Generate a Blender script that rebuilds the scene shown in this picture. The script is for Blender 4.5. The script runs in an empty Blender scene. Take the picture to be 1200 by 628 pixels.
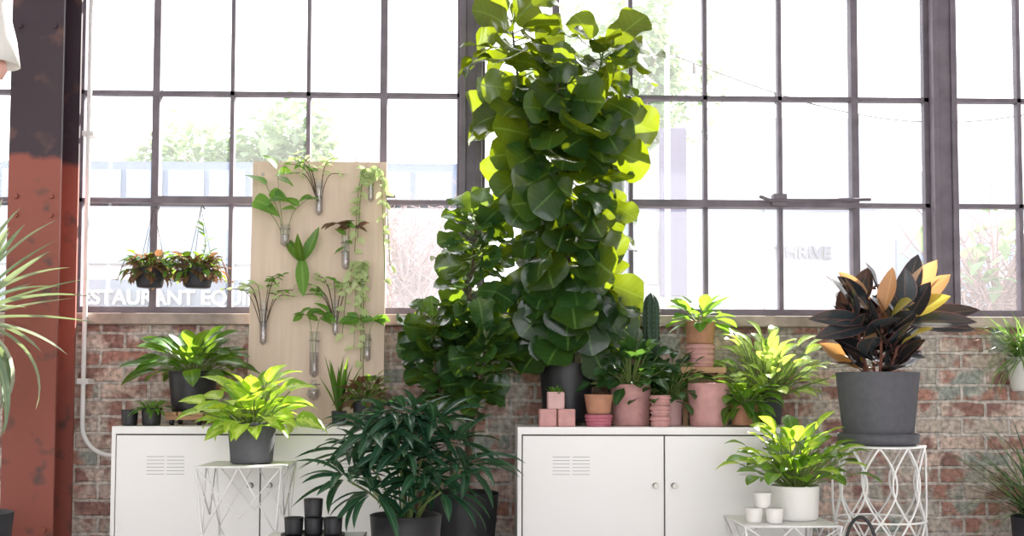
import bpy, math, random
from mathutils import Vector as V, Matrix, Quaternion
sc=bpy.context.scene
try:
    sc.view_settings.view_transform='Standard'; sc.view_settings.exposure=.5
except Exception: pass
R=random.Random(7)
# ---------------------------------------------------------------- materials
def newmat(name):
    m=bpy.data.materials.new(name); m.use_nodes=True
    nt=m.node_tree; b=nt.nodes['Principled BSDF']
    return m,nt,b
def mat(name,col,rough=.5,metal=0,noise=0,nscale=20,bump=0,spec=.5):
    m,nt,b=newmat(name)
    b.inputs['Roughness'].default_value=rough; b.inputs['Metallic'].default_value=metal
    b.inputs['Specular IOR Level'].default_value=spec
    b.inputs['Base Color'].default_value=(*col,1)
    if noise or bump:
        tc=nt.nodes.new('ShaderNodeTexCoord'); n=nt.nodes.new('ShaderNodeTexNoise')
        n.inputs['Scale'].default_value=nscale; n.inputs['Detail'].default_value=5
        nt.links.new(tc.outputs['Object'],n.inputs['Vector'])
        if noise:
            r=nt.nodes.new('ShaderNodeMapRange'); r.inputs[1].default_value=.3; r.inputs[2].default_value=.7
            r.inputs[3].default_value=1-noise; r.inputs[4].default_value=1+noise
            mx=nt.nodes.new('ShaderNodeVectorMath'); mx.operation='SCALE'; mx.inputs[0].default_value=col
            nt.links.new(n.outputs[0],r.inputs[0]); nt.links.new(r.outputs[0],mx.inputs['Scale'])
            nt.links.new(mx.outputs[0],b.inputs['Base Color'])
        if bump:
            bp=nt.nodes.new('ShaderNodeBump'); bp.inputs['Strength'].default_value=bump; bp.inputs['Distance'].default_value=.01
            nt.links.new(n.outputs[0],bp.inputs['Height']); nt.links.new(bp.outputs[0],b.inputs['Normal'])
    return m
def leafmat(name,col,col2,tr,vein,trans=.4,rough=.4,veinw=.05,side=.5,varieg=0,vcol=(.6,.7,.3),edge=None):
    m,nt,b=newmat(name); N=nt.nodes; Lk=nt.links
    at=N.new('ShaderNodeAttribute'); at.attribute_name='var'
    mix=N.new('ShaderNodeMix'); mix.data_type='RGBA'
    mix.inputs[6].default_value=(*col,1); mix.inputs[7].default_value=(*col2,1)
    Lk.new(at.outputs['Fac'],mix.inputs[0])
    uv=N.new('ShaderNodeUVMap'); uv.uv_map='UVMap'; sp=N.new('ShaderNodeSeparateXYZ'); Lk.new(uv.outputs[0],sp.inputs[0])
    def M(op,a,bv,c=None):
        n=N.new('ShaderNodeMath'); n.operation=op
        for i,x in enumerate((a,bv,c)):
            if x is None: continue
            if isinstance(x,(int,float)): n.inputs[i].default_value=x
            else: Lk.new(x,n.inputs[i])
        return n.outputs[0]
    au=M('ABSOLUTE',M('SUBTRACT',sp.outputs[0],.5),0)
    mid=M('LESS_THAN',au,veinw)
    s=M('SINE',M('MULTIPLY',M('SUBTRACT',sp.outputs[1],M('MULTIPLY',au,.35)),48),0)
    sv=M('MULTIPLY',M('GREATER_THAN',s,.9),side)
    f=M('MAXIMUM',M('MULTIPLY',mid,.8),sv)
    mv=N.new('ShaderNodeMix'); mv.data_type='RGBA'; Lk.new(f,mv.inputs[0]); Lk.new(mix.outputs[2],mv.inputs[6]); mv.inputs[7].default_value=(*vein,1)
    out=mv.outputs[2]
    def over(fac,c):
        m3=N.new('ShaderNodeMix'); m3.data_type='RGBA'; Lk.new(fac,m3.inputs[0]); Lk.new(out,m3.inputs[6]); m3.inputs[7].default_value=(*c,1); return m3.outputs[2]
    if varieg:
        no=N.new('ShaderNodeTexNoise'); no.inputs['Scale'].default_value=60
        tc=N.new('ShaderNodeTexCoord'); Lk.new(tc.outputs['Object'],no.inputs[0])
        a=M('SUBTRACT',M('MULTIPLY',no.outputs[0],.5),M('MULTIPLY',au,.6))
        out=over(M('MULTIPLY',M('GREATER_THAN',a,.22-.1*varieg),.85),vcol)
    if edge: out=over(M('GREATER_THAN',au,.47),edge)
    Lk.new(out,b.inputs['Base Color']); b.inputs['Roughness'].default_value=rough
    t=N.new('ShaderNodeBsdfTranslucent'); t.inputs[0].default_value=(*tr,1)
    ms=N.new('ShaderNodeMixShader'); ms.inputs[0].default_value=trans
    Lk.new(b.outputs[0],ms.inputs[1]); Lk.new(t.outputs[0],ms.inputs[2])
    Lk.new(ms.outputs[0],N['Material Output'].inputs[0])
    return m
def glassmat(name,tint,haze,gl=.06):
    m,nt,b=newmat(name); N=nt.nodes; Lk=nt.links; N.remove(b)
    t=N.new('ShaderNodeBsdfTransparent'); t.inputs[0].default_value=(*tint,1)
    h=N.new('ShaderNodeBsdfTranslucent'); h.inputs[0].default_value=(1,1,1,1)
    g=N.new('ShaderNodeBsdfGlossy'); g.inputs['Roughness'].default_value=.05
    a=N.new('ShaderNodeMixShader'); a.inputs[0].default_value=haze; Lk.new(t.outputs[0],a.inputs[1]); Lk.new(h.outputs[0],a.inputs[2])
    c=N.new('ShaderNodeMixShader'); c.inputs[0].default_value=gl; Lk.new(a.outputs[0],c.inputs[1]); Lk.new(g.outputs[0],c.inputs[2])
    Lk.new(c.outputs[0],N['Material Output'].inputs[0]); return m
def brickmat():
    m,nt,b=newmat('old_brick'); N=nt.nodes; Lk=nt.links
    tc=N.new('ShaderNodeTexCoord'); sp=N.new('ShaderNodeSeparateXYZ'); cb=N.new('ShaderNodeCombineXYZ')
    Lk.new(tc.outputs['Object'],sp.inputs[0]); Lk.new(sp.outputs[0],cb.inputs[0]); Lk.new(sp.outputs[2],cb.inputs[1])
    nd=N.new('ShaderNodeTexNoise'); nd.inputs['Scale'].default_value=14; Lk.new(tc.outputs['Object'],nd.inputs[0])
    sc1=N.new('ShaderNodeVectorMath'); sc1.operation='SCALE'; sc1.inputs['Scale'].default_value=.016; Lk.new(nd.outputs[1],sc1.inputs[0])
    ad=N.new('ShaderNodeVectorMath'); Lk.new(cb.outputs[0],ad.inputs[0]); Lk.new(sc1.outputs[0],ad.inputs[1])
    def br(c1,c2,mo):
        k=N.new('ShaderNodeTexBrick'); k.inputs['Scale'].default_value=1; k.inputs['Brick Width'].default_value=.215
        k.inputs['Row Height'].default_value=.074; k.inputs['Mortar Size'].default_value=.009; k.inputs['Mortar Smooth'].default_value=.3
        k.inputs['Color1'].default_value=(*c1,1); k.inputs['Color2'].default_value=(*c2,1); k.inputs['Mortar'].default_value=(*mo,1)
        Lk.new(ad.outputs[0],k.inputs['Vector']); return k
    k=br((.43,.22,.17),(.24,.13,.115),(.48,.42,.38)); k2=br((.27,.31,.28),(.62,.46,.39),(.54,.49,.45))
    def noise(s,lo,hi,o0,o1,det=6):
        n=N.new('ShaderNodeTexNoise'); n.inputs['Scale'].default_value=s; n.inputs['Detail'].default_value=det; Lk.new(tc.outputs['Object'],n.inputs[0])
        r=N.new('ShaderNodeMapRange'); r.inputs[1].default_value=lo; r.inputs[2].default_value=hi; r.inputs[3].default_value=o0; r.inputs[4].default_value=o1; Lk.new(n.outputs[0],r.inputs[0]); return n,r
    _,mr=noise(6,.45,.52,0,1)
    mx=N.new('ShaderNodeMix'); mx.data_type='RGBA'; Lk.new(mr.outputs[0],mx.inputs[0]); Lk.new(k.outputs[0],mx.inputs[6]); Lk.new(k2.outputs[0],mx.inputs[7])
    _,mw=noise(11,.53,.70,0,.7,10)
    mxw=N.new('ShaderNodeMix'); mxw.data_type='RGBA'; Lk.new(mw.outputs[0],mxw.inputs[0]); Lk.new(mx.outputs[2],mxw.inputs[6]); mxw.inputs[7].default_value=(.64,.57,.52,1)
    n2,m2=noise(45,.3,.7,.55,1.45)
    s=N.new('ShaderNodeVectorMath'); s.operation='SCALE'; Lk.new(mxw.outputs[2],s.inputs[0]); Lk.new(m2.outputs[0],s.inputs['Scale'])
    Lk.new(s.outputs[0],b.inputs['Base Color']); b.inputs['Roughness'].default_value=.85
    iv=N.new('ShaderNodeMath'); iv.operation='SUBTRACT'; iv.inputs[0].default_value=1; Lk.new(k.outputs['Fac'],iv.inputs[1])
    ma=N.new('ShaderNodeMath'); ma.operation='MULTIPLY_ADD'; Lk.new(n2.outputs[0],ma.inputs[0]); ma.inputs[1].default_value=.6; Lk.new(iv.outputs[0],ma.inputs[2])
    bp=N.new('ShaderNodeBump'); bp.inputs['Strength'].default_value=.8; bp.inputs['Distance'].default_value=.014
    Lk.new(ma.outputs[0],bp.inputs['Height']); Lk.new(bp.outputs[0],b.inputs['Normal'])
    return m
def woodmat(name,c1,c2):
    m,nt,b=newmat(name); N=nt.nodes; Lk=nt.links
    tc=N.new('ShaderNodeTexCoord'); mp=N.new('ShaderNodeMapping'); mp.inputs['Scale'].default_value=(14,14,1.2)
    n=N.new('ShaderNodeTexNoise'); n.inputs['Scale'].default_value=2; n.inputs['Detail'].default_value=6; n.inputs['Distortion'].default_value=.8
    Lk.new(tc.outputs['Object'],mp.inputs[0]); Lk.new(mp.outputs[0],n.inputs[0])
    cr=N.new('ShaderNodeMix'); cr.data_type='RGBA'; Lk.new(n.outputs[0],cr.inputs[0]); cr.inputs[6].default_value=(*c1,1); cr.inputs[7].default_value=(*c2,1)
    Lk.new(cr.outputs[2],b.inputs['Base Color']); b.inputs['Roughness'].default_value=.6
    return m
def columnmat():
    m,nt,b=newmat('painted_steel_column'); N=nt.nodes; Lk=nt.links
    tc=N.new('ShaderNodeTexCoord'); sp=N.new('ShaderNodeSeparateXYZ'); Lk.new(tc.outputs['Object'],sp.inputs[0])
    n=N.new('ShaderNodeTexNoise'); n.inputs['Scale'].default_value=9; n.inputs['Detail'].default_value=8; Lk.new(tc.outputs['Object'],n.inputs[0])
    a=N.new('ShaderNodeMath'); a.operation='MULTIPLY_ADD'; Lk.new(n.outputs[0],a.inputs[0]); a.inputs[1].default_value=.1; Lk.new(sp.outputs[2],a.inputs[2])
    g=N.new('ShaderNodeMapRange'); g.inputs[1].default_value=1.78; g.inputs[2].default_value=1.81; Lk.new(a.outputs[0],g.inputs[0])
    mx=N.new('ShaderNodeMix'); mx.data_type='RGBA'; Lk.new(g.outputs[0],mx.inputs[0]); mx.inputs[6].default_value=(.26,.07,.05,1); mx.inputs[7].default_value=(.035,.02,.03,1)
    g2=N.new('ShaderNodeMapRange'); g2.inputs[1].default_value=.56; g2.inputs[2].default_value=.68; Lk.new(n.outputs[0],g2.inputs[0])
    mx2=N.new('ShaderNodeMix'); mx2.data_type='RGBA'; Lk.new(g2.outputs[0],mx2.inputs[0]); Lk.new(mx.outputs[2],mx2.inputs[6]); mx2.inputs[7].default_value=(.10,.05,.045,1)
    Lk.new(mx2.outputs[2],b.inputs['Base Color']); b.inputs['Roughness'].default_value=.6
    return m

brick=brickmat()
M_steel=mat('window_steel',(.15,.13,.155),.6,noise=.2,nscale=12)
M_concrete=mat('sill_concrete',(.38,.31,.27),.85,noise=.35,nscale=10,bump=.3)
M_floor=mat('polished_concrete',(.50,.48,.46),.35,noise=.15,nscale=3)
M_plaster=mat('white_plaster',(.84,.84,.83),.8,noise=.04,nscale=4)
M_ceil=mat('timber_ceiling',(.70,.67,.62),.8,noise=.1)
M_white=mat('white_powdercoat',(.88,.86,.86),.4)
M_whitewire=mat('white_wire',(.84,.83,.83),.4)
M_dark=mat('dark_gap',(.06,.055,.05),.8)
M_chrome=mat('knob_metal',(.35,.33,.3),.3,1)
M_black=mat('black_ceramic',(.012,.012,.016),.45,noise=.2,nscale=30)
M_char=mat('charcoal_ceramic',(.035,.035,.045),.7,noise=.18,nscale=40,bump=.1)
M_grey=mat('grey_ceramic',(.08,.08,.095),.7,noise=.12,nscale=40,bump=.1)
M_whitepot=mat('white_ceramic',(.78,.76,.74),.5)
M_pink=mat('pink_ceramic',(.55,.29,.28),.7,noise=.12,nscale=30,bump=.1)
M_pink2=mat('rose_ceramic',(.48,.15,.20),.6,noise=.1,nscale=30)
M_pinkl=mat('pale_pink_ceramic',(.62,.39,.38),.7,noise=.08)
M_terra=mat('terracotta',(.44,.21,.13),.8,noise=.15,nscale=30)
M_soil=mat('potting_soil',(.045,.03,.02),.95,noise=.4,nscale=80,bump=.6)
M_stem=mat('green_stem',(.16,.22,.06),.6)
M_bark=mat('brown_bark',(.08,.055,.035),.85,noise=.3,nscale=40,bump=.4)
M_red=mat('red_stem',(.22,.08,.05),.6)
M_ply=woodmat('birch_plywood',(.54,.41,.31),(.73,.59,.48))
M_wood=woodmat('oak_block',(.42,.23,.12),(.55,.33,.18))
M_paneg=glassmat('hazy_window_glass',(.98,.98,.98),.032,.03)  # white translucent share puts glare haze into the panes, bleaching the street
M_vase=glassmat('clear_vase_glass',(.93,.94,.95),.08,.14)
M_water=glassmat('vase_water',(.84,.80,.82),.1,.05)
M_cactus=mat('cactus_skin',(.02,.05,.028),.6,noise=.3,nscale=60,bump=.3)
M_pend=mat('pink_lampshade',(.75,.42,.36),.6)
L_fig=leafmat('fiddle_fig_leaf',(.004,.020,.010),(.017,.062,.015),(.54,.68,.012),(.10,.20,.045),.21,.2,.025,.25)
L_fig2=leafmat('small_fig_leaf',(.006,.030,.013),(.024,.078,.022),(.38,.56,.02),(.11,.21,.06),.22,.24,.035,.3)
L_dark=leafmat('dark_glossy_leaf',(.010,.04,.018),(.03,.09,.03),(.18,.38,.05),(.10,.2,.08),.25,.25,.04,.2)
L_mid=leafmat('mid_green_leaf',(.04,.14,.022),(.10,.26,.04),(.34,.62,.05),(.25,.42,.12),.35,.3,.05,.3)
L_lily=leafmat('lily_leaf',(.015,.075,.014),(.07,.19,.028),(.38,.62,.04),(.2,.36,.08),.33,.27,.05,.3)
L_pothos=leafmat('lime_pothos_leaf',(.09,.29,.02),(.38,.58,.06),(.65,.85,.06),(.6,.75,.25),.4,.3,.05,.25,.8,(.68,.82,.22))
L_varieg=leafmat('variegated_leaf',(.08,.27,.03),(.34,.54,.08),(.65,.85,.12),(.75,.85,.45),.4,.3,.06,.6,1.1,(.82,.90,.40))
L_palm=leafmat('narrow_dark_leaf',(.006,.036,.021),(.024,.085,.045),(.12,.28,.09),(.09,.2,.11),.2,.27,.07,0)
L_rub=leafmat('rubber_leaf_dark',(.010,.015,.018),(.035,.048,.055),(.12,.05,.03),(.13,.08,.07),.1,.17,.035,.1,edge=(.24,.10,.09))
L_rubo=leafmat('rubber_leaf_orange',(.42,.20,.11),(.55,.35,.20),(.8,.42,.14),(.62,.36,.2),.35,.3,.04,.2)
L_ruby=leafmat('rubber_leaf_yellow',(.34,.32,.03),(.55,.42,.05),(.75,.6,.1),(.6,.5,.2),.35,.3,.04,.2)
L_yucca=leafmat('yucca_blade',(.10,.19,.12),(.50,.52,.42),(.4,.5,.2),(.5,.52,.35),.2,.5,.06,0)
L_grass=leafmat('wispy_blade',(.10,.22,.06),(.22,.34,.1),(.3,.5,.1),(.25,.35,.1),.3,.5,.05,0)
L_purp=leafmat('purple_leaf',(.055,.030,.026),(.15,.11,.05),(.38,.18,.08),(.25,.14,.08),.3,.45,.05,.2)
L_pale=leafmat('pale_vine_leaf',(.40,.50,.22),(.60,.66,.38),(.6,.75,.3),(.7,.75,.5),.4,.45,.05,.2)
L_tree=leafmat('street_tree_leaf',(.14,.21,.12),(.22,.30,.17),(.22,.33,.14),(.2,.3,.15),.3,.6,.05,0)

# ---------------------------------------------------------------- mesh builder
class B:
    def __init__(s): s.v=[];s.f=[];s.m=[];s.uv=[];s.var=[];s.sm=[];s.mats=[]
    def mi(s,m):
        if m not in s.mats: s.mats.append(m)
        return s.mats.index(m)
    def face(s,idx,m,uv=None,var=.5,sm=True):
        s.f.append(idx); s.m.append(s.mi(m)); s.uv.append(uv or [(0.3,0)]*len(idx)); s.var.append(var); s.sm.append(sm)
    def grid(s,rows,m,var=.5,closed=False,sm=True):
        o=len(s.v); nr=len(rows); nc=len(rows[0])
        for r in rows: s.v.extend(r)
        for i in range(nr-1):
            for j in range(nc if closed else nc-1):
                k=(j+1)%nc
                a=[(j/(nc-1),i/(nr-1)),((j+1)/(nc-1),i/(nr-1)),((j+1)/(nc-1),(i+1)/(nr-1)),(j/(nc-1),(i+1)/(nr-1))]
                s.face([o+i*nc+j,o+i*nc+k,o+(i+1)*nc+k,o+(i+1)*nc+j],m,a,var,sm)
    def tube(s,pts,r,m,seg=6,cap=True):
        pts=[V(p) for p in pts]; n=len(pts)
        rs=r if isinstance(r,(list,tuple)) else [r]*n
        rows=[]; prev=None
        for i,p in enumerate(pts):
            d=(pts[min(i+1,n-1)]-pts[max(i-1,0)]).normalized()
            if prev is None:
                a=d.cross(V((0,0,1)))
                if a.length<.1: a=d.cross(V((1,0,0)))
            else: a=prev-d*prev.dot(d)
            a.normalize(); prev=a; b=d.cross(a)
            rows.append([p+a*math.cos(2*math.pi*j/seg)*rs[i]+b*math.sin(2*math.pi*j/seg)*rs[i] for j in range(seg)])
        o=len(s.v); s.grid(rows,m,closed=True)
        if cap:
            s.face(list(range(o,o+seg))[::-1],m,sm=False); e=o+(n-1)*seg; s.face(list(range(e,e+seg)),m,sm=False)
    def lathe(s,prof,c,m,seg=28,sm=True):
        c=V(c)
        rows=[[c+V((r*math.cos(2*math.pi*j/seg),r*math.sin(2*math.pi*j/seg),z)) for j in range(seg)] for r,z in prof]
        s.grid(rows,m,closed=True,sm=sm)
    def disc(s,c,r,m,seg=28):
        c=V(c);o=len(s.v)
        s.v.extend([c+V((r*math.cos(2*math.pi*j/seg),r*math.sin(2*math.pi*j/seg),0)) for j in range(seg)])
        s.face(list(range(o,o+seg)),m,sm=False)
    def box(s,a,b,m):
        x0,y0,z0=a;x1,y1,z1=b;o=len(s.v)
        s.v.extend([V(p) for p in ((x0,y0,z0),(x1,y0,z0),(x1,y1,z0),(x0,y1,z0),(x0,y0,z1),(x1,y0,z1),(x1,y1,z1),(x0,y1,z1))])
        for q in ((3,2,1,0),(4,5,6,7),(0,1,5,4),(1,2,6,5),(2,3,7,6),(3,0,4,7)): s.face([o+i for i in q],m,sm=False)
    def pot(s,c,rb,rt,h,m,soil=True,rib=0,seg=32,lip=.004):
        c=V(c); pr=[(0.001,0),(rb*.92,0),(rb,.006)]
        n=10 if not rib else rib*6
        for i in range(1,n+1):
            t=i/n; r=rb+(rt-rb)*t
            if rib: r+=.0035*math.cos(t*rib*2*math.pi)*-1
            pr.append((r,.006+(h-.010)*t))
        th=max(.006,rt*.07)
        pr+=[(rt+lip*.3,h-.002),(rt-th*.3,h),(rt-th,h-.004),(rt-th,h*.86)]
        s.lathe(pr,c,m,seg)
        if soil: s.disc(c+V((0,0,h*.87)),rt-th*.9,M_soil,seg)
        else:
            s.disc(c+V((0,0,h*.3)),rt-th*.9,m,seg)
            s.lathe([(rt-th,h*.86),(rt-th,h*.3)],c,m,seg)
    def leaf(s,p,d,L,W,prof,m,droop=.5,fold=.25,wave=0,roll=0,nl=8,up=None,var=None):
        d=V(d).normalized(); up=V(up) if up else V((0,0,1))
        side=d.cross(up)
        if side.length<.05: side=V((1,0,0)).cross(d)
        side.normalize()
        if roll: side=Quaternion(d,roll)@side
        pos=V(p); dc=d.copy(); rows=[]; ph=R.random()*6
        q=Quaternion(side,-droop/nl)
        for i in range(nl+1):
            t=i/nl; w=W*.5*max(.012,interp(prof,t)); nn=side.cross(dc)
            wb=math.sin(t*13+ph)*wave*w; wc=math.sin(t*11+ph*2)*wave*w
            rows.append([pos-side*w+nn*(fold*w+wb),pos-side*w*.5+nn*(fold*w*.35),pos.copy(),pos+side*w*.5+nn*(fold*w*.35),pos+side*w+nn*(fold*w+wc)])
            dc=q@dc; pos=pos+dc*L/nl
        s.grid(rows,m,var=R.random() if var is None else var)
    def finish(s,name,loc=(0,0,0),bevel=0,parent=None,rot=None,ymax=None,zmin=None):
        if ymax is not None:   # foliage presses against, never through, the sill plane
            for v in s.v:
                y=v.y+loc[1]
                if y>ymax-.08: v.y=ymax-.08+.08*math.tanh((y-ymax+.08)/.08)-loc[1]
        if zmin is not None:
            for v in s.v:
                if v.z+loc[2]<zmin: v.z=zmin-loc[2]+.004*R.random()
        me=bpy.data.meshes.new(name); me.from_pydata([tuple(v) for v in s.v],[],s.f)
        for m in s.mats: me.materials.append(m)
        me.polygons.foreach_set('material_index',s.m); me.polygons.foreach_set('use_smooth',s.sm)
        ul=me.uv_layers.new(name='UVMap'); ul.data.foreach_set('uv',[c for f in s.uv for u in f for c in u])
        a=me.attributes.new('var','FLOAT','FACE'); a.data.foreach_set('value',s.var)
        me.update()
        o=bpy.data.objects.new(name,me); sc.collection.objects.link(o); o.location=loc
        if rot: o.rotation_euler=rot
        if parent: o.parent=parent
        if bevel:
            bv=o.modifiers.new('bevel','BEVEL'); bv.width=bevel; bv.segments=2; bv.limit_method='ANGLE'
        return o
PR={'ovate':[(0,.03),(.06,.45),(.2,.9),(.35,1),(.6,.8),(.85,.35),(1,0)],
'heart':[(0,.35),(.06,.8),(.2,1),(.4,.95),(.65,.65),(.85,.3),(1,0)],
'fiddle':[(0,.25),(.08,.58),(.2,.70),(.34,.70),(.5,.86),(.65,.99),(.78,1),(.88,.82),(.95,.52),(1,.12)],
'ellip':[(0,.03),(.15,.5),(.35,.92),(.5,1),(.7,.85),(.88,.45),(1,0)],
'lance':[(0,.2),(.2,.75),(.45,1),(.7,.75),(.9,.3),(1,0)],
'strap':[(0,.9),(.2,1),(.6,.8),(.85,.45),(1,0)]}
def interp(n,t):
    T=PR[n]
    for (a,x),(b,y) in zip(T,T[1:]):
        if t<=b: return x+(y-x)*(t-a)/(b-a)
    return T[-1][1]
def dirv(az,el): return V((math.cos(az)*math.cos(el),math.sin(az)*math.cos(el),math.sin(el)))
def rosette(b,c,n,L,W,prof,m,sm=None,pet=(.05,.12),el=(.3,1.3),droop=.8,fold=.25,wave=.05,rad=.02,curve=.4,rollj=.25,pr=.0025,up=None):
    c=V(c)
    for i in range(n):
        az=i*2.39996+R.uniform(-.25,.25); e=el[1]+(el[0]-el[1])*(i/max(1,n-1))+R.uniform(-.12,.12)
        d=dirv(az,e); p0=c+V((math.cos(az),math.sin(az),0))*rad*R.random()
        pl=R.uniform(*pet); d2=dirv(az,e-curve)
        p1=p0+d*pl*.5; p2=p1+(d+d2).normalized()*pl*.5
        if pl>.01: b.tube([p0,p1,p2],pr,sm or M_stem,4,False)
        b.leaf(p2,d2,L*R.uniform(.75,1.12),W*R.uniform(.8,1.1),prof,m,droop*R.uniform(.6,1.3),fold,wave,R.uniform(-rollj,rollj),up=up)
def bez(pts,n=16):
    pts=[V(p) for p in pts]; out=[]
    P=[pts[0]*2-pts[1]]+pts+[pts[-1]*2-pts[-2]]
    for i in range(1,len(P)-2):
        for k in range(n):
            t=k/n
            out.append(.5*((2*P[i])+(P[i+1]-P[i-1])*t+(2*P[i-1]-5*P[i]+4*P[i+1]-P[i+2])*t*t+(3*P[i]-P[i-1]-3*P[i+1]+P[i+2])*t**3))
    out.append(pts[-1]); return out
def stemleaves(b,pts,n,L,W,prof,m,t0=.1,r0=.012,r1=.004,el0=-.4,el1=.6,droop=.5,pet=.04,wave=.12,fold=.2,bark=None,power=1,az0=0,rollj=.5,upv=None,ysq=1,jit=0,taper=0,tip=1.0):
    c=bez(pts,10); N=len(c)
    b.tube(c,[r0+(r1-r0)*i/(N-1) for i in range(N)],bark or M_bark,7)
    for i in range(n):
        t=t0+(1-t0)*((i/(n-1))**power); x=t*(N-1); k=min(int(x),N-2); p=c[k].lerp(c[k+1],x-k)
        az=az0+i*2.39996+R.uniform(-.35,.35); e=el0+(el1-el0)*t+R.uniform(-.35,.35)
        if i>n-4: e=tip+R.uniform(-.25,.25)
        d=dirv(az,e)
        if d.y>0: d.y*=ysq; d.normalize()
        q=p+d*pet*R.uniform(.3,1.6)
        b.tube([p,q],.003,M_stem,4,False)
        d2=V((d.x,d.y,d.z-.12))
        u=None
        if upv: u=(V(upv)+V((R.uniform(-jit,jit),R.uniform(-jit,jit),R.uniform(-jit,jit))))
        sz=R.uniform(.66,1.12)*(1-taper*t)
        b.leaf(q,d2,L*sz,W*sz*R.uniform(.9,1.08),prof,m,droop*R.uniform(.2,1.8),fold,wave,R.uniform(-rollj,rollj),nl=11,up=u)

# ---------------------------------------------------------------- room shell
XL,XR,YB,ZC=-4.2,4.6,-9.0,3.9
b=B(); b.box((XL,YB,-.1),(XR,.3,0),M_floor); b.finish('floor')
b=B(); b.box((XL,YB,ZC),(XR,.3,ZC+.1),M_ceil); b.finish('ceiling')
b=B(); b.box((XL,0,0),(XR,.3,1.07),brick); b.finish('wall_front_lower')
b=B(); b.box((XL,0,3.16),(XR,.3,ZC),brick); b.finish('wall_front_upper')
b=B(); b.box((XL-.2,YB,0),(XL,.3,ZC),M_plaster); b.finish('wall_left')
b=B(); b.box((XR,YB,0),(XR+.2,.3,ZC),M_plaster); b.finish('wall_right')
b=B(); b.box((XL,YB-.2,0),(XL+.5,YB,ZC),M_plaster); b.box((XR-.5,YB-.2,0),(XR,YB,ZC),M_plaster); b.box((XL+.5,YB-.2,3.6),(XR-.5,YB,ZC),M_plaster); b.finish('wall_back')  # unseen; wide opening added so sky light fills the room from behind
b=B(); b.box((XL,-.05,1.065),(XR,.3,1.115),M_concrete); b.finish('trim_sill',bevel=.006)
# windows
ROWS=[1.14,1.635,2.13,2.63,3.13]
def window(name,x0,x1,vs,thick=(),sash=None):
    b=B(); y0,y1=.06,.10
    def bar(xa,xb,za,zb,ya=y0,yb=y1): b.box((xa,ya,za),(xb,yb,zb),M_steel)
    bar(x0,x0+.022,1.115,3.15);bar(x1-.022,x1,1.115,3.15)
    bar(x0,x1,1.115,1.15,.05,.11); bar(x0,x1,3.12,3.15)
    for z in ROWS[1:-1]: bar(x0,x1,z-.0095,z+.0095)
    for v in vs:
        w=.016 if v in thick else .009
        bar(v-w,v+w,1.12,3.14,y0-(.012 if v in thick else 0),y1)
    if sash:
        a,c=sash; bar(a,c,1.635-.016,1.635+.016,.035,.1); bar(a,c,2.63-.016,2.63+.016,.035,.1)
        mx=c-(c-a)*.35 if x0<0 else a+.3*(c-a)
        b.tube([(mx-.09,.02,1.665),(mx-.05,.0,1.645),(mx+.05,.0,1.645),(mx+.42,.02,1.655)],.008,M_steel,6); b.box((mx-.03,.0,1.625),(mx+.03,.05,1.675),M_steel)
    b.box((x0,.078,1.12),(x1,.081,3.14),M_paneg)
    b.finish(name)
window('window_1',-4.2,-2.05,[-3.92,-3.57,-3.22,-2.87,-2.52,-2.25])
window('window_2',-1.975,-.235,[-1.625,-1.283,-.937,-.593],(-1.625,-.593),(-1.625,-.593))
window('window_3',-.15,1.93,[.197,.543,.888,1.235,1.58],(.197,1.58),(.543,1.58))
window('window_4',2.025,4.6,[2.355,2.7,3.05,3.4,3.75,4.1],(2.7,))
for n,(a,c) in enumerate(((-2.05,-1.975),(-.235,-.15),(1.93,2.025))):
    b=B(); b.box((a,.0,1.115),(c,.14,3.16),M_steel); b.box((a-.008,-.015,1.115),(a+.02,.0,3.16),M_steel); b.box((c-.02,-.015,1.115),(c+.008,.0,3.16),M_steel); b.finish('trim_mullion_%d'%(n+1),bevel=.003)
# steel column (H section)
mc=columnmat(); b=B()
b.box((-2.115,-.34,0),(-1.90,-.325,ZC),mc); b.box((-2.115,-.14,0),(-1.90,-.125,ZC),mc); b.box((-2.015,-.325,0),(-2.0,-.14,ZC),mc)
b.box((-2.16,-.38,0),(-1.86,-.10,.02),mc)
for z in (.12,.2,1.5,1.58,2.3):
    for x in (-2.08,-1.935): b.tube([(x,-.339,z),(x,-.352,z)],.011,mc,6)
b.finish('steel_column')
# conduit
b=B(); yc=-.066
pts=[(-1.885,yc,3.85),(-1.885,yc,.62)]+[(-1.885+.13*(1-math.cos(a)),yc,.62-.13*math.sin(a)) for a in [i*math.pi/16 for i in range(1,9)]]+[(.3,yc,.49)]
b.tube(pts,.0105,M_whitewire,8)
for z in (.8,): b.box((-1.91,-.078,z),(-1.86,-.001,z+.025),M_whitewire)
for z in (1.9,2.7): b.box((-1.91,-.078,z),(-1.86,-.001,z+.02),M_whitewire)
b.finish('conduit_pipe')
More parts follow.
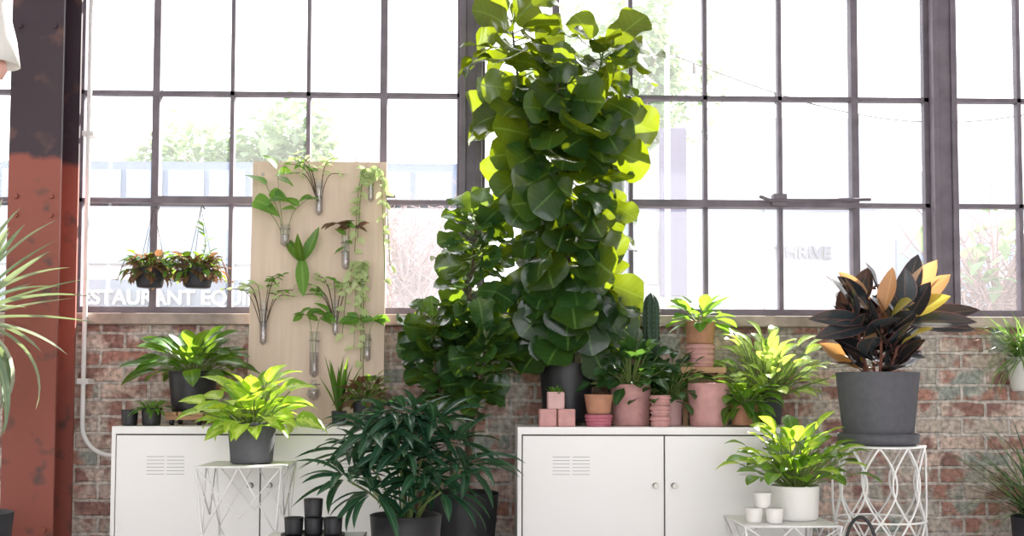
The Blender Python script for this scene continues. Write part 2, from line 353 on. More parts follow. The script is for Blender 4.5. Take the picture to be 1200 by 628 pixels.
# ---------------------------------------------------------------- cabinets
def cabinet(x0,z=0):
    b=B(); W,H,D=1.19,.63,.40; f=-D
    b.box((0,f+.018,.0),(W,0,H),M_white)
    b.box((0,f,H-.03),(W,f+.018,H),M_white); b.box((0,f,0),(W,f+.018,.04),M_white)
    b.box((0,f,.04),(.016,f+.018,H-.03),M_white); b.box((W-.016,f,.04),(W,f+.018,H-.03),M_white)
    b.box((.016,f+.016,.04),(W-.016,f+.0175,H-.03),M_dark)
    for k in (0,1):
        xa=.021+k*.577; xb=xa+.571
        b.box((xa,f-.002,.045),(xb,f+.014,H-.036),M_white)
        cx=(xa+xb)/2-(.09 if k==0 else -.09)
        for i in range(6):
            z0=H-.19+i*.014
            for a in (-.075,.005):
                b.box((cx+a,f-.0045,z0),(cx+a+.07,f-.0015,z0+.006),M_white); b.box((cx+a,f-.0028,z0-.0015),(cx+a+.07,f-.0018,z0),M_grey)
        kx=xb-.035 if k==0 else xa+.035
        kz=H-.235
        b.tube([(kx,f-.001,kz),(kx,f-.006,kz)],.012,M_chrome,14); b.tube([(kx,f-.006,kz),(kx,f-.02,kz)],.005,M_chrome,10); b.tube([(kx,f-.02,kz),(kx,f-.028,kz)],.010,M_chrome,14)
    return b.finish('metal_locker_cabinet',(x0,-.08,0),bevel=.0018)
cabinet(-1.62); cabinet(.008)
CT=.63
YM=-.06
# ---------------------------------------------------------------- big fig
b=B(); b.pot((0,0,0),.098,.118,.265,M_black)
R.seed(3)
UP=(0,-.75,.75)
s1=[(0,0,.22),(-.02,-.0,.5),(-.07,-.01,.8),(-.14,-.02,1.2),(-.21,0,1.5),(-.24,.0,1.76)]
s2=[(.02,.01,.22),(.04,.0,.5),(.08,.0,.85),(.12,.0,1.25),(.14,.0,1.5),(.16,.0,1.62)]
s3=[(.0,-.02,.22),(.01,-.03,.5),(.0,-.05,.9),(-.03,-.05,1.25),(-.04,-.04,1.47)]
kw=dict(ysq=.35,upv=UP,jit=.65,rollj=.5,fold=.14,wave=.16)
stemleaves(b,s1,82,.20,.185,'fiddle',L_fig,t0=.24,r0=.013,el0=-.8,el1=.3,droop=.7,pet=.075,tip=.7,**kw)
stemleaves(b,s2,80,.20,.185,'fiddle',L_fig,t0=.24,r0=.013,el0=-.8,el1=.3,droop=.7,pet=.075,az0=1,tip=.7,**kw)
stemleaves(b,s3,84,.205,.19,'fiddle',L_fig,t0=.3,r0=.012,el0=-.8,el1=.1,droop=.6,pet=.08,az0=2,tip=.6,**kw)
for i in range(34):   # skirt of hanging leaves above the pot
    az=R.uniform(3.0,6.4); p=V((.13*math.cos(az)+.02,.07*math.sin(az),R.uniform(.36,.66))); b.tube([(0.01,0,p.z+.05),p],.003,M_stem,4,False)
    b.leaf(p,dirv(az,R.uniform(-1.2,-.1)),.20,.17,'fiddle',L_fig,.5,.18,.12,R.uniform(-.4,.4),up=(0,-.8,.6))
b.finish('potted_fiddle_leaf_fig',(.225,-.215,CT),ymax=YM,zmin=CT+.01)
# second fig on floor
b=B(); b.pot((0,0,0),.13,.16,.35,M_black); R.seed(5)
kw=dict(ysq=.5,upv=(0,-.6,.8),jit=.6,rollj=.5,wave=.18)
stemleaves(b,[(.02,0,.3),(.03,0,.7),(.03,0,1.1),(.05,0,1.35),(.06,0,1.52)],80,.14,.13,'fiddle',L_fig2,t0=.3,r0=.011,el0=-.3,el1=.5,pet=.035,**kw)
stemleaves(b,[(-.02,0,.3),(-.06,0,.6),(-.11,0,.9),(-.12,0,1.07)],62,.135,.125,'fiddle',L_fig2,t0=.45,r0=.011,el0=-.2,el1=.5,pet=.035,az0=1,**kw)
stemleaves(b,[(.02,-.02,.3),(.05,-.04,.6),(.09,-.05,.85),(.10,-.05,1.0)],46,.13,.12,'fiddle',L_fig2,t0=.45,r0=.011,el0=-.2,el1=.5,pet=.035,az0=2,**kw)
b.finish('potted_fiddle_leaf_fig',(-.225,-.27,0),ymax=YM)
# schefflera in front
b=B(); b.pot((0,0,0),.105,.13,.33,M_black); R.seed(9)
for hx,hy,hz in [(0,0,.70),(-.12,-.05,.62),(.1,-.06,.65),(-.02,-.12,.56),(.17,.03,.58),(-.18,.04,.55),(.03,.1,.68),(-.08,.08,.68),(.20,-.08,.50),(-.2,-.09,.46),(.06,-.14,.47),(-.1,-.15,.42),(.13,-.13,.42),(-.03,-.05,.63),(.0,.0,.5)]:
    b.tube(bez([(hx*.15,hy*.15,.28),(hx*.5,hy*.5,.28+(hz-.28)*.6),(hx,hy,hz)],5),.0045,M_stem,5)
    n=18
    for i in range(n):
        az=i*2.4+R.uniform(-.2,.2); e=R.uniform(-.35,.85); d=dirv(az,e); q=V((hx,hy,hz))+d*.03
        b.leaf(q,d,R.uniform(.14,.23),.038,'lance',L_palm,R.uniform(.4,1.2),.35,.0,R.uniform(-.4,.4),nl=7)
b.finish('potted_schefflera',(-.41,-.93,0))
# ---------------------------------------------------------------- left side
b=B(); b.pot((0,0,0),.030,.033,.065,M_black,soil=False); b.finish('black_planter_pot',(-1.575,-.40,CT))
b=B(); b.pot((0,0,0),.036,.04,.072,M_black); R.seed(11)
rosette(b,(0,0,.062),70,.055,.015,'lance',L_mid,pet=(.0,.03),el=(.2,1.4),rad=.03)
b.finish('potted_succulent',(-1.49,-.39,CT))
b=B()
for x in (-.085,-.03,.025): b.box((x,-.09,.04),(x+.05,.09,.055),M_wood)
for y in (-.08,.05): b.box((-.085,y,.022),(.075,y+.03,.04),M_wood)
for x in (-.06,.055):
    for y in (-.065,.065): b.tube([(x-.008,y,.014),(x+.008,y,.014)],.014,M_black,12); b.box((x-.01,y-.006,.014),(x+.01,y+.006,.024),M_black)
b.finish('wooden_plant_trolley',(-1.365,-.26,CT),bevel=.002)
b=B(); b.pot((0,0,0),.085,.10,.17,M_black); R.seed(12)
rosette(b,(0,0,.14),60,.155,.07,'ellip',L_lily,pet=(.06,.15),el=(.35,1.5),droop=.7,rad=.03,wave=.06,up=(0,-.4,.9))
b.finish('potted_peace_lily',(-1.355,-.27,CT+.056),ymax=YM)
def wirestand(name,loc,w,h,kind):
    b=B(); r=.0038; a=w/2
    if kind=='tri':
        c=[(-a,-a),(a,-a),(a,a),(-a,a)]; ib=a*.72
        cb=[(-ib,-ib),(ib,-ib),(ib,ib),(-ib,ib)]
        for i in range(4):
            p,q=c[i],c[(i+1)%4]; pb,qb=cb[i],cb[(i+1)%4]
            b.tube([(*p,h-r),(*q,h-r)],r,M_whitewire); b.tube([(*pb,r),(*qb,r)],r,M_whitewire)
            b.tube([(*p,h-r),(*pb,r)],r,M_whitewire)
            mt=((p[0]+q[0])/2,(p[1]+q[1])/2,h-r); mb=((pb[0]+qb[0])/2,(pb[1]+qb[1])/2,r)
            mm=((p[0]+pb[0])*.5,(p[1]+pb[1])*.5,h*.5); mm2=((q[0]+qb[0])*.5,(q[1]+qb[1])*.5,h*.5)
            b.tube([mt,mm],r*.8,M_whitewire);b.tube([mt,mm2],r*.8,M_whitewire);b.tube([mb,mm],r*.8,M_whitewire);b.tube([mb,mm2],r*.8,M_whitewire)
            b.tube([(*p,h-r),((p[0]+q[0])/2*.9,(p[1]+q[1])/2*.9,h*.62),(*q,h-r)],r*.8,M_whitewire)
        for i in range(1,12):
            x=-a+w*i/12; b.tube([(x,-a,h-r),(x,a,h-r)],.002,M_whitewire,5)
        b.box((-a,-a,h-.0015),(a,a,h),M_whitewire)
    else:
        for z in (r,h*.5,h-.004):
            b.tube([(a*math.cos(t*math.pi/18),a*math.sin(t*math.pi/18),z) for t in range(37)],r*1.1,M_whitewire,6)
        n=10
        for k in range(n):
            t0=2*math.pi*k/n
            for sgn in (1,-1):
                pts=[]
                for j in range(25):
                    u=j/24; ang=t0+sgn*math.pi/n*1.15*math.sin(u*2*math.pi*1.0)
                    pts.append((a*math.cos(ang),a*math.sin(ang),r+u*(h-.008)))
                b.tube(pts,r*1.1,M_whitewire,5)
        b.lathe([(.001,h-.003),(a,h-.003),(a+.004,h-.001),(a,h),(.001,h)],(0,0,0),M_whitewire,36)
    return b.finish(name,loc)
wirestand('wire_plant_stand',(-1.02,-.75,0),.31,.50,'tri')
b=B(); b.pot((0,0,0),.078,.09,.155,M_grey); R.seed(14)
rosette(b,(0,0,.13),84,.12,.08,'heart',L_pothos,pet=(.05,.19),el=(.25,1.45),droop=.8,rad=.04,wave=.06,rollj=.4,up=(0,-.35,.9))
b.finish('potted_pothos',(-1.005,-.75,.501))
wirestand('wire_side_table',(-.715,-1.12,0),.33,.27,'tri')
b=B(); b.lathe([(.001,0),(.1,0),(.108,.004),(.11,.014),(.105,.014),(.1,.007),(.001,.007)],(0,0,0),M_black,36); b.finish('black_saucer_tray',(-.715,-1.12,.271))
for x,y,z in ((-.066,0,0),(.002,.0,0),(.069,-.01,0),(-.0,0.0,.063)):
    b=B(); b.pot((0,0,0),.030,.0328,.062,M_black,soil=False); b.finish('black_planter_pot',(-.715+x,-1.12+y,.279+z))
# hanging window pots
for k,(x,mm) in enumerate(((-1.60,L_purp),(-1.39,L_purp))):
    b=B(); R.seed(20+k); b.pot((0,0,0),.055,.07,.085,M_char)
    for a in range(3):
        t=a*2.094+.5; b.tube([(.07*math.cos(t),.07*math.sin(t),.08),(0,.035,.36)],.0012,M_dark,4)
    b.tube([(0,.035,.36),(0,.06,.375),(0,.098,.365)],.003,M_dark,5)
    rosette(b,(0,0,.08),90,.05,.036,'ovate',L_purp,pet=(.02,.07),el=(-.5,1.3),rad=.04,rollj=.6)
    rosette(b,(0,0,.08),60,.05,.036,'ovate',L_lily if k else L_mid,pet=(.03,.08),el=(-.3,1.3),rad=.04,rollj=.6)
    for t in range(12):
        a=R.uniform(0,6.28); c=bez([(.05*math.cos(a),.05*math.sin(a),.08),(.1*math.cos(a),.06*math.sin(a),.13),(.14*math.cos(a),.07*math.sin(a),.03)],4); b.tube(c,.0015,M_red,4)
        for p in c[::2]: b.leaf(p,dirv(R.uniform(0,6.28),.2),.035,.025,'ovate',mm)
    if k:
        c=bez([(0,0,.08),(.03,0,.18),(.02,0,.27)],4); b.tube(c,.002,M_stem,4)
        for p in c[2:]: b.leaf(p,dirv(R.uniform(0,6.28),.6),.06,.02,'lance',L_mid)
    b.finish('hanging_planter',(x,-.08,1.225))
# plywood board leaning
b=B(); b.box((-.295,0,0),(.295,.018,1.16),M_ply)
for x in (-.25,.25):
    for z in (.06,1.1): b.tube([(x,0,z),(x,-.003,z)],.008,M_chrome,10)
b.finish('plywood_display_board',(-.86,-.145,CT),bevel=.002,rot=(math.radians(-3.0),0,0))
def boardy(z): return -.147+(z-CT)*math.tan(math.radians(3.0))
def vase(x,zt,h,r,kind,seed,bulb=False):
    R.seed(seed); b=B(); y=-r-.012
    if bulb: pr=[(.001,0),(r*.7,.003),(r*1.3,h*.3),(r*1.1,h*.55),(r*.5,h*.75),(r*.5,h*.97),(r*.65,h)]
    else: pr=[(.001,0),(r*.6,.004),(r*.95,.014),(r,.03),(r,h*.97),(r*1.15,h)]
    b.lathe(pr,(0,y,0),M_vase,16)
    b.lathe([(.001,.003),(r*.85,.016),(r*.85,h*.55),(.001,h*.55)],(0,y,0),M_water,12)
    b.tube([(0,0,h*.8),(0,y+r,h*.8)],.003,M_chrome,6); b.tube([(r*1.08*math.cos(t*.5236),y+r*1.08*math.sin(t*.5236),h*.8) for t in range(13)],.0018,M_chrome,5)
    c=V((0,y,h*.3))
    def sprig(pts,n,L,W,prof,m,stm=M_stem,t0=.4,el=(-.5,.8),dr=.6):
        cc=bez([c]+[V(p)+V((0,y,h)) for p in pts],6); b.tube(cc,.0018,stm,4)
        for i in range(n):
            p=cc[int((t0+(1-t0)*i/max(1,n-1))*(len(cc)-1))]; az=R.choice([0,3.14])+R.uniform(-1.0,1.0)
            if math.sin(az)>0: az=-az
            b.leaf(p,dirv(az,R.uniform(*el)),L*R.uniform(.7,1.2),W*R.uniform(.8,1.1),prof,m,dr,.2,.05,R.uniform(-.5,.5),up=(0,-.7,.7))
    if kind=='big':
        sprig([(-.03,-.02,.06),(-.08,-.03,.17)],3,.10,.07,'heart',L_mid,t0=.8)
        sprig([(-.02,-.03,.1),(-.03,-.04,.24)],3,.11,.07,'heart',L_lily,t0=.85)
        sprig([(.04,-.02,.05),(.12,-.03,.12)],4,.07,.04,'ovate',L_mid,t0=.6)
        sprig([(-.05,-.02,.03),(-.13,-.03,.1)],2,.12,.075,'heart',L_mid,t0=.9,el=(-.3,0))
    if kind=='twig':
        for s in range(9):
            a=R.uniform(-1.4,1.4); l=R.uniform(.09,.19); p=(math.sin(a)*l,-.02*R.random(),math.cos(a)*l*.75)
            sprig([(p[0]*.4,p[1],p[2]*.6),p],6,.036,.016,'ovate',L_pale if s%3 else L_mid,M_bark,t0=.5)
    if kind=='hang':
        for s in range(5):
            a=R.uniform(-.07,.07); sprig([(a*.5,-.02,.03),(a,-.03,-.08),(a*1.3,-.02,-.22-.06*s)],14,.042,.032,'ovate',L_pale,t0=.2,el=(-1,.2))
    if kind=='long':
        for az,e in ((3.0,1.0),(-.3,1.2),(-1.57,.4)): b.leaf(V((0,y,h)),dirv(az,e),.17,.045,'lance',L_lily,.6,.3,up=(0,-1,.3))
        b.leaf(V((0,y-.01,h+.04)),V((.1,-.3,-1)),.2,.06,'ellip',L_mid,.1,.2,up=(0,-1,0)); b.leaf(V((.02,y-.01,h+.02)),V((.4,-.3,1)),.15,.045,'lance',L_mid,.3,.3,up=(0,-1,.3))
    if kind=='leafy':
        sprig([(-.02,-.02,.05),(-.06,-.03,.07)],5,.07,.042,'ovate',L_mid,t0=.6); sprig([(.02,-.02,.04),(.07,-.03,.08)],5,.07,.042,'ovate',L_mid,t0=.6)
    if kind=='purp':
        sprig([(-.02,-.02,.04),(-.05,-.03,.05)],5,.08,.035,'ovate',L_purp,t0=.6); sprig([(.02,-.02,.04),(.05,-.03,.03)],5,.07,.035,'ovate',L_purp,t0=.6); sprig([(0,-.02,.06)],4,.06,.03,'ovate',L_mid)
    z=zt-h
    b.finish('glass_propagation_vase',(x,boardy(z),z))
vase(-.855,1.70,.16,.017,'twig',1); vase(-1.0,1.50,.10,.022,'big',2); vase(-.925,1.33,.13,.015,'long',3)
vase(-.735,1.45,.15,.019,'purp',4); vase(-1.085,1.16,.19,.017,'twig',5); vase(-.862,1.03,.20,.022,'leafy',6)
vase(-.862,.82,.09,.024,'none',7,True); vase(-.63,1.72,.12,.014,'hang',8); vase(-.775,1.17,.16,.013,'twig',9); vase(-.635,1.02,.12,.016,'leafy',10); vase(-.66,1.30,.1,.014,'hang',12)
# small plants right of board
b=B(); b.pot((0,0,0),.05,.058,.11,M_char); R.seed(31)
rosette(b,(0,0,.1),60,.055,.036,'ovate',L_purp,pet=(.02,.09),el=(0,1.5),rad=.03,rollj=.5); rosette(b,(0,0,.1),46,.05,.03,'ovate',L_lily,pet=(.02,.11),el=(0,1.5),rad=.03)
b.finish('potted_coleus',(-.62,-.32,CT))
M_pale=mat('cactus_spine',(.6,.55,.42),.7)
def cactus(b,c,r,h,ribs=9,top=.0):
    rows=[]; n=22; seg=ribs*6
    for i in range(n+1):
        t=i/n; rr=r*(1 if t<.82 else math.sqrt(max(0.0004,1-((t-.82)/.18)**2)))*(.85+.15*min(1,t*4))
        rows.append([V(c)+V((rr*(1+.13*math.cos(ribs*2*math.pi*j/seg))*math.cos(2*math.pi*j/seg),rr*(1+.13*math.cos(ribs*2*math.pi*j/seg))*math.sin(2*math.pi*j/seg),h*t)) for j in range(seg)])
    b.grid(rows,M_cactus,closed=True)
    for i in range(2,n-1):
        for k in range(ribs):
            a=2*math.pi*k/ribs; p=V(c)+V((r*1.12*math.cos(a),r*1.12*math.sin(a),h*i/n)); b.tube([p,p+dirv(a,.5)*.009],.0006,M_pale,3,False)
b=B(); b.pot((0,0,0),.028,.032,.06,M_char); R.seed(33)
rosette(b,(0,0,.05),18,.22,.022,'lance',L_lily,pet=(0,.01),el=(1.25,1.55),droop=.15,rad=.012,fold=.4,curve=.05)
b.finish('potted_snake_plant',(-.735,-.31,CT))
# ---------------------------------------------------------------- right cabinet group
def sqpot(name,loc,w,h,m,plant=False):
    b=B(); a=w/2
    def ring(a,z,r=.008):
        out=[]
        for cx,cy,t0 in ((1,1,0),(-1,1,1),(-1,-1,2),(1,-1,3)):
            for k in range(4):
                t=(t0+k/3)*math.pi/2; out.append(V((cx*(a-r)+r*math.cos(t),cy*(a-r)+r*math.sin(t),z)))
        return out
    b.grid([ring(a*.5,0),ring(a*.96,0),ring(a,.005),ring(a,h-.002),ring(a-.002,h),ring(a-.006,h-.001),ring(a-.006,h*.8),ring(a*.3,h*.8)],m,closed=True)
    b.box((-a*.5,-a*.5,0),(a*.5,a*.5,.003),m); b.box((-a*.8,-a*.8,h*.7),(a*.8,a*.8,h*.82),M_soil)
    if plant: R.seed(5); rosette(b,(0,0,h*.8),30,.045,.015,'lance',L_lily,pet=(0,.005),el=(.1,1.4),rad=.008,droop=-.4)
    b.finish(name,loc)
sqpot('pink_cube_pot',(.133,-.41,CT),.072,.072,M_pink); sqpot('pink_cube_pot',(.209,-.41,CT),.072,.072,M_pink); sqpot('potted_succulent',(.166,-.41,CT+.0725),.07,.07,M_pinkl,True)
b=B(); b.pot((0,0,0),.052,.058,.05,M_pink2,soil=False,rib=3); b.finish('ribbed_pink_bowl',(.345,-.395,CT))
b=B(); b.pot((0,0,0),.048,.060,.082,M_terra,soil=True); b.finish('terracotta_pot',(.345,-.395,CT+.0505))
b=B(); b.pot((0,0,0),.078,.086,.175,M_pink); R.seed(41)
rosette(b,(0,0,.155),86,.10,.058,'ellip',L_dark,pet=(.05,.17),el=(.2,1.5),droop=.7,rad=.04,rollj=.4,up=(0,-.3,.9))
b.finish('potted_peperomia',(.495,-.27,CT),ymax=YM)
for k in range(3):
    b=B(); b.pot((0,0,0),.038,.043,.043,M_pink,soil=False,rib=2); b.finish('ribbed_pink_bowl',(.598,-.415,CT+k*.0435))
b=B(); b.pot((0,0,0),.05,.058,.11,M_pinkl); R.seed(42)
rosette(b,(0,0,.1),100,.075,.042,'ellip',L_dark,pet=(.05,.19),el=(.15,1.5),droop=.7,rad=.03,rollj=.4)
b.finish('potted_peperomia',(.665,-.245,CT),ymax=YM)
b=B(); b.pot((0,0,0),.035,.039,.13,M_char); cactus(b,(0,0,.11),.034,.47,9); b.finish('potted_cactus',(.605,-.125,CT))
b=B(); b.pot((0,0,0),.078,.088,.18,M_pink,soil=False); b.finish('pink_ceramic_pot',(.815,-.335,CT))
b=B(); b.box((-.1,-.065,.225),(.1,.065,.25),M_wood); b.box((-.09,-.06,0),(-.065,.06,.225),M_wood); b.box((.065,-.06,0),(.09,.06,.225),M_wood); b.box((-.065,-.01,.12),(.065,.01,.225),M_wood); b.finish('wooden_riser',(.815,-.16,CT),bevel=.002)
b=B(); b.pot((0,0,0),.056,.064,.10,M_pink,soil=False,rib=4); b.pot((0,0,.1),.058,.066,.10,M_terra,rib=0); R.seed(43)
rosette(b,(0,0,.19),30,.11,.06,'ellip',L_mid,pet=(.03,.08),el=(.1,1.4),droop=.5,rad=.03,rollj=.3)
b.finish('potted_baby_rubber_plant',(.815,-.16,CT+.2505),ymax=YM)
b=B(); b.pot((0,0,0),.05,.06,.09,M_terra); R.seed(44)
rosette(b,(0,0,.08),60,.09,.055,'ovate',L_lily,pet=(.03,.11),el=(-.2,1.4),droop=.9,rad=.03,rollj=.4)
b.finish('potted_philodendron',(.955,-.37,CT),zmin=CT+.003)
b=B(); b.pot((0,0,0),.06,.07,.12,M_char); R.seed(45)
rosette(b,(0,0,.1),120,.105,.056,'ellip',L_varieg,pet=(.06,.28),el=(.4,1.56),droop=.9,rad=.04,rollj=.4,curve=.25,up=(0,-.35,.9))
b.finish('potted_dieffenbachia',(1.085,-.23,CT),ymax=YM,zmin=CT+.003)
# white pot plant on wire table
wirestand('wire_side_table',(.985,-.82,0),.35,.295,'tri')
b=B(); b.pot((0,0,0),.084,.090,.128,M_whitepot); R.seed(46)
rosette(b,(0,0,.11),70,.105,.062,'ellip',L_lily,pet=(.05,.22),el=(.45,1.5),droop=.8,rad=.04,rollj=.4,curve=.25)
rosette(b,(0,0,.11),40,.10,.058,'ellip',L_pothos,pet=(.1,.24),el=(.55,1.5),droop=.8,rad=.04,rollj=.4,curve=.25)
b.finish('potted_aglaonema',(1.045,-.80,.296))
for x,y,z in ((.865,-.90,0),(.935,-.92,0),(.895,-.905,.0555)):
    b=B(); b.pot((0,0,0),.028,.032,.055,M_whitepot,soil=False); b.finish('white_planter_pot',(x,y,.296+z))
# rubber plant on tall stand
wirestand('wire_plant_stand',(1.40,-.70,0),.345,.57,'round')
b=B(); b.lathe([(.001,0),(.135,0),(.15,.01),(.153,.045),(.146,.045),(.14,.012),(.001,.012)],(0,0,0),M_grey,40); b.pot((0,0,.012),.13,.157,.27,M_grey); R.seed(47)
for k in range(6):
    a=k*1.047+.4; top=V((.11*math.cos(a),.09*math.sin(a),.47+.09*R.random()))
    c=bez([(.03*math.cos(a),.03*math.sin(a),.24),(.07*math.cos(a),.07*math.sin(a),.35),top],6); b.tube(c,.006,M_red,6)
    for i in range(11):
        p=c[int(2+(len(c)-3)*i/10)]; az=a+i*2.4+R.uniform(-.3,.3); e=R.uniform(.1,.8)+i*.06
        m=L_rub if R.random()<.9 else (L_rubo if R.random()<.5 else L_ruby)
        q=p+dirv(az,e)*.03; b.tube([p,q],.003,M_red,4,False)
        b.leaf(q,dirv(az,e),R.uniform(.14,.20),R.uniform(.085,.10),'ellip',m,R.uniform(-.2,.4),.25,.03,R.uniform(-.5,.5),nl=9,up=(0,-.4,.9))
for az,e,L,m in ((-.1,.72,.25,L_rubo),(-.3,.98,.24,L_rubo),(-2.8,.8,.2,L_rub),(-.2,.2,.30,L_rub),(-.2,1.25,.22,L_rub),(3.4,.9,.20,L_rubo),(-1.3,.5,.13,L_ruby),(-.6,.05,.28,L_rub),(3.3,.1,.25,L_rub),(3.5,-.15,.26,L_rub),(-.1,-.02,.29,L_rub),(-.5,.45,.20,L_ruby)):
    b.leaf((.06*math.cos(az)+.02,-.05,.47+.05*e),dirv(az,e),L,.088,'ellip',m,.2,.25,up=(0,-.8,.6))
b.finish('potted_rubber_plant',(1.40,-.70,.5705))
# watering can
b=B(); b.lathe([(.001,0),(.085,0),(.09,.01),(.082,.17),(.07,.19),(.05,.195),(.045,.2),(.04,.195)],(0,0,0),M_black,32)
b.tube([(.055*math.cos(t),0,.19+.14*math.sin(t)) for t in [i*math.pi/16 for i in range(17)]],.006,M_black,8)
b.tube(bez([(-.08,0,.05),(-.15,0,.12),(-.19,0,.21)],6),[.014]*6+[.009]*7,M_black,10)
b.finish('watering_can',(1.215,-1.03,0),rot=(0,0,math.radians(-20)))
# yucca at the left
b=B(); b.pot((0,0,0),.14,.17,.32,M_char); R.seed(50)
b.tube(bez([(0,0,.27),(.01,0,.6),(0,0,1.02)],6),[.035]*7+[.03]*6,M_bark,10)
for i in range(76):
    az=i*2.4; e=1.35-1.9*i/70+R.uniform(-.1,.1)
    b.leaf(V((0,0,1.0+.1*(1-i/60)))+dirv(az,e)*.03,dirv(az,e),R.uniform(.34,.48),.045,'strap',L_yucca,R.uniform(.1,.7) if i<50 else R.uniform(1.2,2.8),.4,nl=10)
b.finish('potted_yucca',(-2.05,-.80,0))
# pendant lamp top left
b=B(); b.lathe([(.02,.30),(.03,.29),(.05,.2),(.075,.1),(.09,.0),(.086,.0),(.07,.1),(.045,.2)],(0,0,0),M_whitepot,28); b.lathe([(.001,-.055),(.03,-.05),(.045,-.02),(.04,.01),(.02,.05)],(0,0,0),M_pend,20)
b.lathe([(.001,.35),(.02,.345),(.022,.3),(.001,.29)],(0,0,0),M_black,14); b.tube([(0,0,.34),(0,0,ZC-2.0)],.004,M_black,6); b.lathe([(.05,ZC-2.025),(.05,ZC-2.0)],(0,0,0),M_black,20); b.finish('pendant_lamp',(-1.98,-.8,2.0))
# right edge planters
b=B(); b.pot((0,0,0),.06,.082,.15,M_whitepot); b.box((-.03,.075,.05),(.03,.12,.11),M_whitepot); R.seed(60)
for i in range(260):
    az=R.uniform(0,6.28); e=R.uniform(.2,1.4); b.leaf((R.uniform(-.04,.04),R.uniform(-.04,.02),.13),dirv(az,e) if math.sin(az)<.3 else dirv(-az,e),R.uniform(.2,.34),.007,'strap',L_grass,R.uniform(.3,1.6),.2,nl=6)
b.finish('wall_planter',(2.27,-.125,.78),ymax=-.003)
b=B(); b.pot((0,0,0),.11,.13,.26,M_char)
for i in range(230):
    az=R.uniform(0,6.28); e=R.uniform(.7,1.5); b.leaf((R.uniform(-.05,.05),R.uniform(-.05,.05),.22),dirv(az,e),R.uniform(.35,.58),.008,'strap',L_grass if i%2 else L_palm,R.uniform(.3,1.5),.2,nl=8)
b.finish('potted_grass',(2.20,-.4,0),ymax=-.02)
# ---------------------------------------------------------------- outside
M_street=mat('street_asphalt',(.15,.15,.16),.9,noise=.05)
M_bld=mat('pale_stucco',(.40,.41,.43),.9); M_bld2=mat('blue_grey_siding',(.14,.18,.26),.8,noise=.05); M_glassd=mat('shop_window',(.20,.25,.33),.3)
M_band=mat('sign_band',(.14,.17,.22),.8); M_roof=mat('slate_wall',(.11,.10,.16),.9,noise=.1); M_redb=mat('red_base',(.34,.12,.12),.9); M_letter=mat('sign_letter',(.60,.60,.62),.8); M_letter2=mat('sign_letter_grey',(.15,.16,.20),.8)
M_bld3=mat('grey_stucco',(.31,.32,.35),.9)
b=B(); b.box((-40,.35,-.2),(40,45,-.1),M_street); b.finish('street_ground')
def text(s,loc,size,m,par):
    cu=bpy.data.curves.new('sign_text','FONT'); cu.body=s; cu.size=size; cu.extrude=.02; cu.offset=.006; cu.align_x='LEFT'
    o=bpy.data.objects.new('sign_text',cu); sc.collection.objects.link(o); o.location=loc; o.rotation_euler=(math.pi/2,0,0); cu.materials.append(m); o.parent=par
b=B(); b.box((-12,14,-.1),(-.6,18,3.9),M_bld); b.box((-12,13.9,3.95),(-.6,18,4.65),M_bld2)
for i in range(16):
    x=-11.8+i*.7; b.box((x,13.85,4.02),(x+.6,13.92,4.5),M_glassd)
b.box((-12,13.8,2.05),(-3.5,14,2.62),M_band)
for i in range(6): b.box((-11.5+i*1.8,13.93,.2),(-10.3+i*1.8,14.0,1.9),M_glassd)
b.box((-8.5,13.9,2.9),(-2,14,3.5),M_glassd)
o=b.finish('street_building_restaurant_supply'); text('RESTAURANT EQUIPMENT',(-7.1,13.75,2.20),.34,M_letter,o)
b=B()
pts=[(2.1,-.1),(3.35,-.1),(3.35,5.5),(2.1,4.3)]
b.v.extend([V((x,14,z)) for x,z in pts]+[V((x,18,z)) for x,z in pts])
for q in ((0,1,2,3),(7,6,5,4),(0,4,5,1),(1,5,6,2),(2,6,7,3),(3,7,4,0)): b.face(list(q),M_bld3,sm=False)
b.box((2.9,13.9,2.4),(3.35,14,5.3),M_roof)
b.box((2.1,13.9,-.1),(3.35,14,2.0),M_redb)
for i in range(3): b.box((2.2+i*.25,13.95,2.6),(2.35+i*.25,14,3.6),M_glassd)
b.finish('street_building_gabled')
b=B(); b.box((3.36,14,-.1),(9.5,18,4.6),M_bld); b.box((4.7,13.9,1.9),(6.6,14,5.5),M_bld3)
for x in (7.0,8.0,9.0): b.box((x,13.93,2.2),(x+.6,14,3.4),M_glassd)
b.box((3.4,13.9,1.4),(9.5,14,1.55),M_band)
o=b.finish('street_building_shop'); text('THRIVE',(4.85,13.85,3.05),.30,M_letter2,o)
M_bark2=mat('street_tree_bark',(.28,.19,.19),.9)
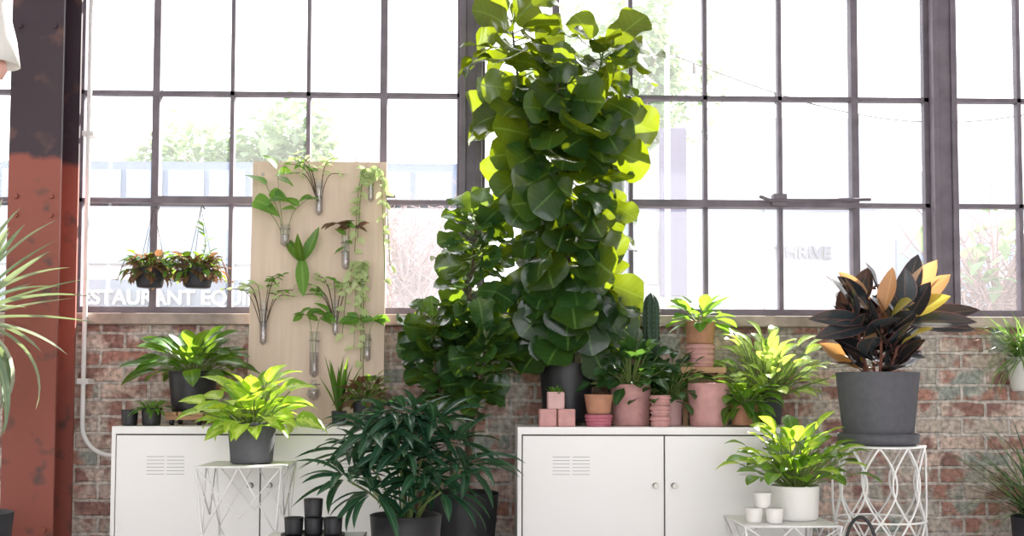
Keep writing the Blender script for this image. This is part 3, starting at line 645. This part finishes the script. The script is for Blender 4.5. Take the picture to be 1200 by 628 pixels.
def tree(name,loc,h,rr,n,seed,bare=False):
    R.seed(seed); b=B(); b.tube([(0,0,0),(.1,0,h*.3),(0,0,h*.6)],[.15,.12,.07],M_bark2,8)
    for i in range(46 if bare else 14):
        p=V((0,0,h*R.uniform(.25,.6))); e=p+V((R.uniform(-1,1)*rr,R.uniform(-1,1)*rr*.6,R.uniform(.1,1)*h*.45)); b.tube([p,(p+e)/2+V((0,0,.15)),e],[.035,.02,.008],M_bark2,5,False)
        if bare:
            for k in range(12):
                s=p.lerp(e,R.uniform(.3,1)); b.tube([s,s+V((R.uniform(-.4,.4),R.uniform(-.3,.3),R.uniform(-.1,.5)))],.009,M_bark2,4,False)
    for i in range(n):
        a=dirv(R.uniform(0,6.28),math.asin(R.uniform(-1,1)))*(R.random()**.4); nz=.75+.25*math.sin(a.x*7)+.1*math.sin(a.z*9)
        p=V((a.x*rr*nz,a.y*rr*.7,h*.72+a.z*h*.28*nz)); b.leaf(p,dirv(R.uniform(0,6.28),R.uniform(-1,1)),.36,.24,'ovate',L_tree,nl=3)
    b.finish(name,loc)
tree('street_tree',(-5.6,23.5,-.1),8.3,4.0,4800,70)
tree('street_tree',(3.6,25,-.1),12.4,3.2,2600,71)
tree('bare_street_tree',(-1.2,11,-.1),4.2,1.0,0,72,True)
tree('bare_street_tree',(7.6,11.5,-.1),4.2,1.4,60,73,True)
b=B(); pts=[(1.2+4*t/20,3,3.25-.5*math.sin(math.pi*t/20)) for t in range(21)]; b.tube(pts,.006,M_dark,4)
for p in pts[1::3]: b.tube([p,(p[0],3,p[2]-.08)],.012,M_dark,6); b.lathe([(.001,-.16),(.02,-.15),(.03,-.12),(.015,-.08)],p,M_vase,10)
for x in (1.2,5.2): b.tube([(x,3,-.1),(x,3,3.3)],.02,M_bld,8)
b.finish('string_lights')

# ---------------------------------------------------------------- light
w=bpy.data.worlds.new('sky'); sc.world=w; w.use_nodes=True
bg=w.node_tree.nodes['Background']; bg.inputs[0].default_value=(.955,.96,1,1); bg.inputs[1].default_value=2.8
sl=bpy.data.lights.new('sun','SUN'); sl.energy=17; sl.angle=.01; sl.color=(1,.96,.88)
so=bpy.data.objects.new('sun',sl); sc.collection.objects.link(so); so.rotation_euler=V((-.45,-.70,-.58)).to_track_quat('-Z','Y').to_euler()
# ---------------------------------------------------------------- camera
cd=bpy.data.cameras.new('camera'); cd.sensor_width=36; cd.lens=39; cd.clip_end=200; cd.shift_y=.066
co=bpy.data.objects.new('camera',cd); sc.collection.objects.link(co)
co.matrix_world=Matrix.Translation((-.13,-4.98,.78))@Matrix.Rotation(math.radians(-1.45),4,'Z')@Matrix.Rotation(math.radians(92.8),4,'X')@Matrix.Rotation(math.radians(.15),4,'Z')
sc.camera=co
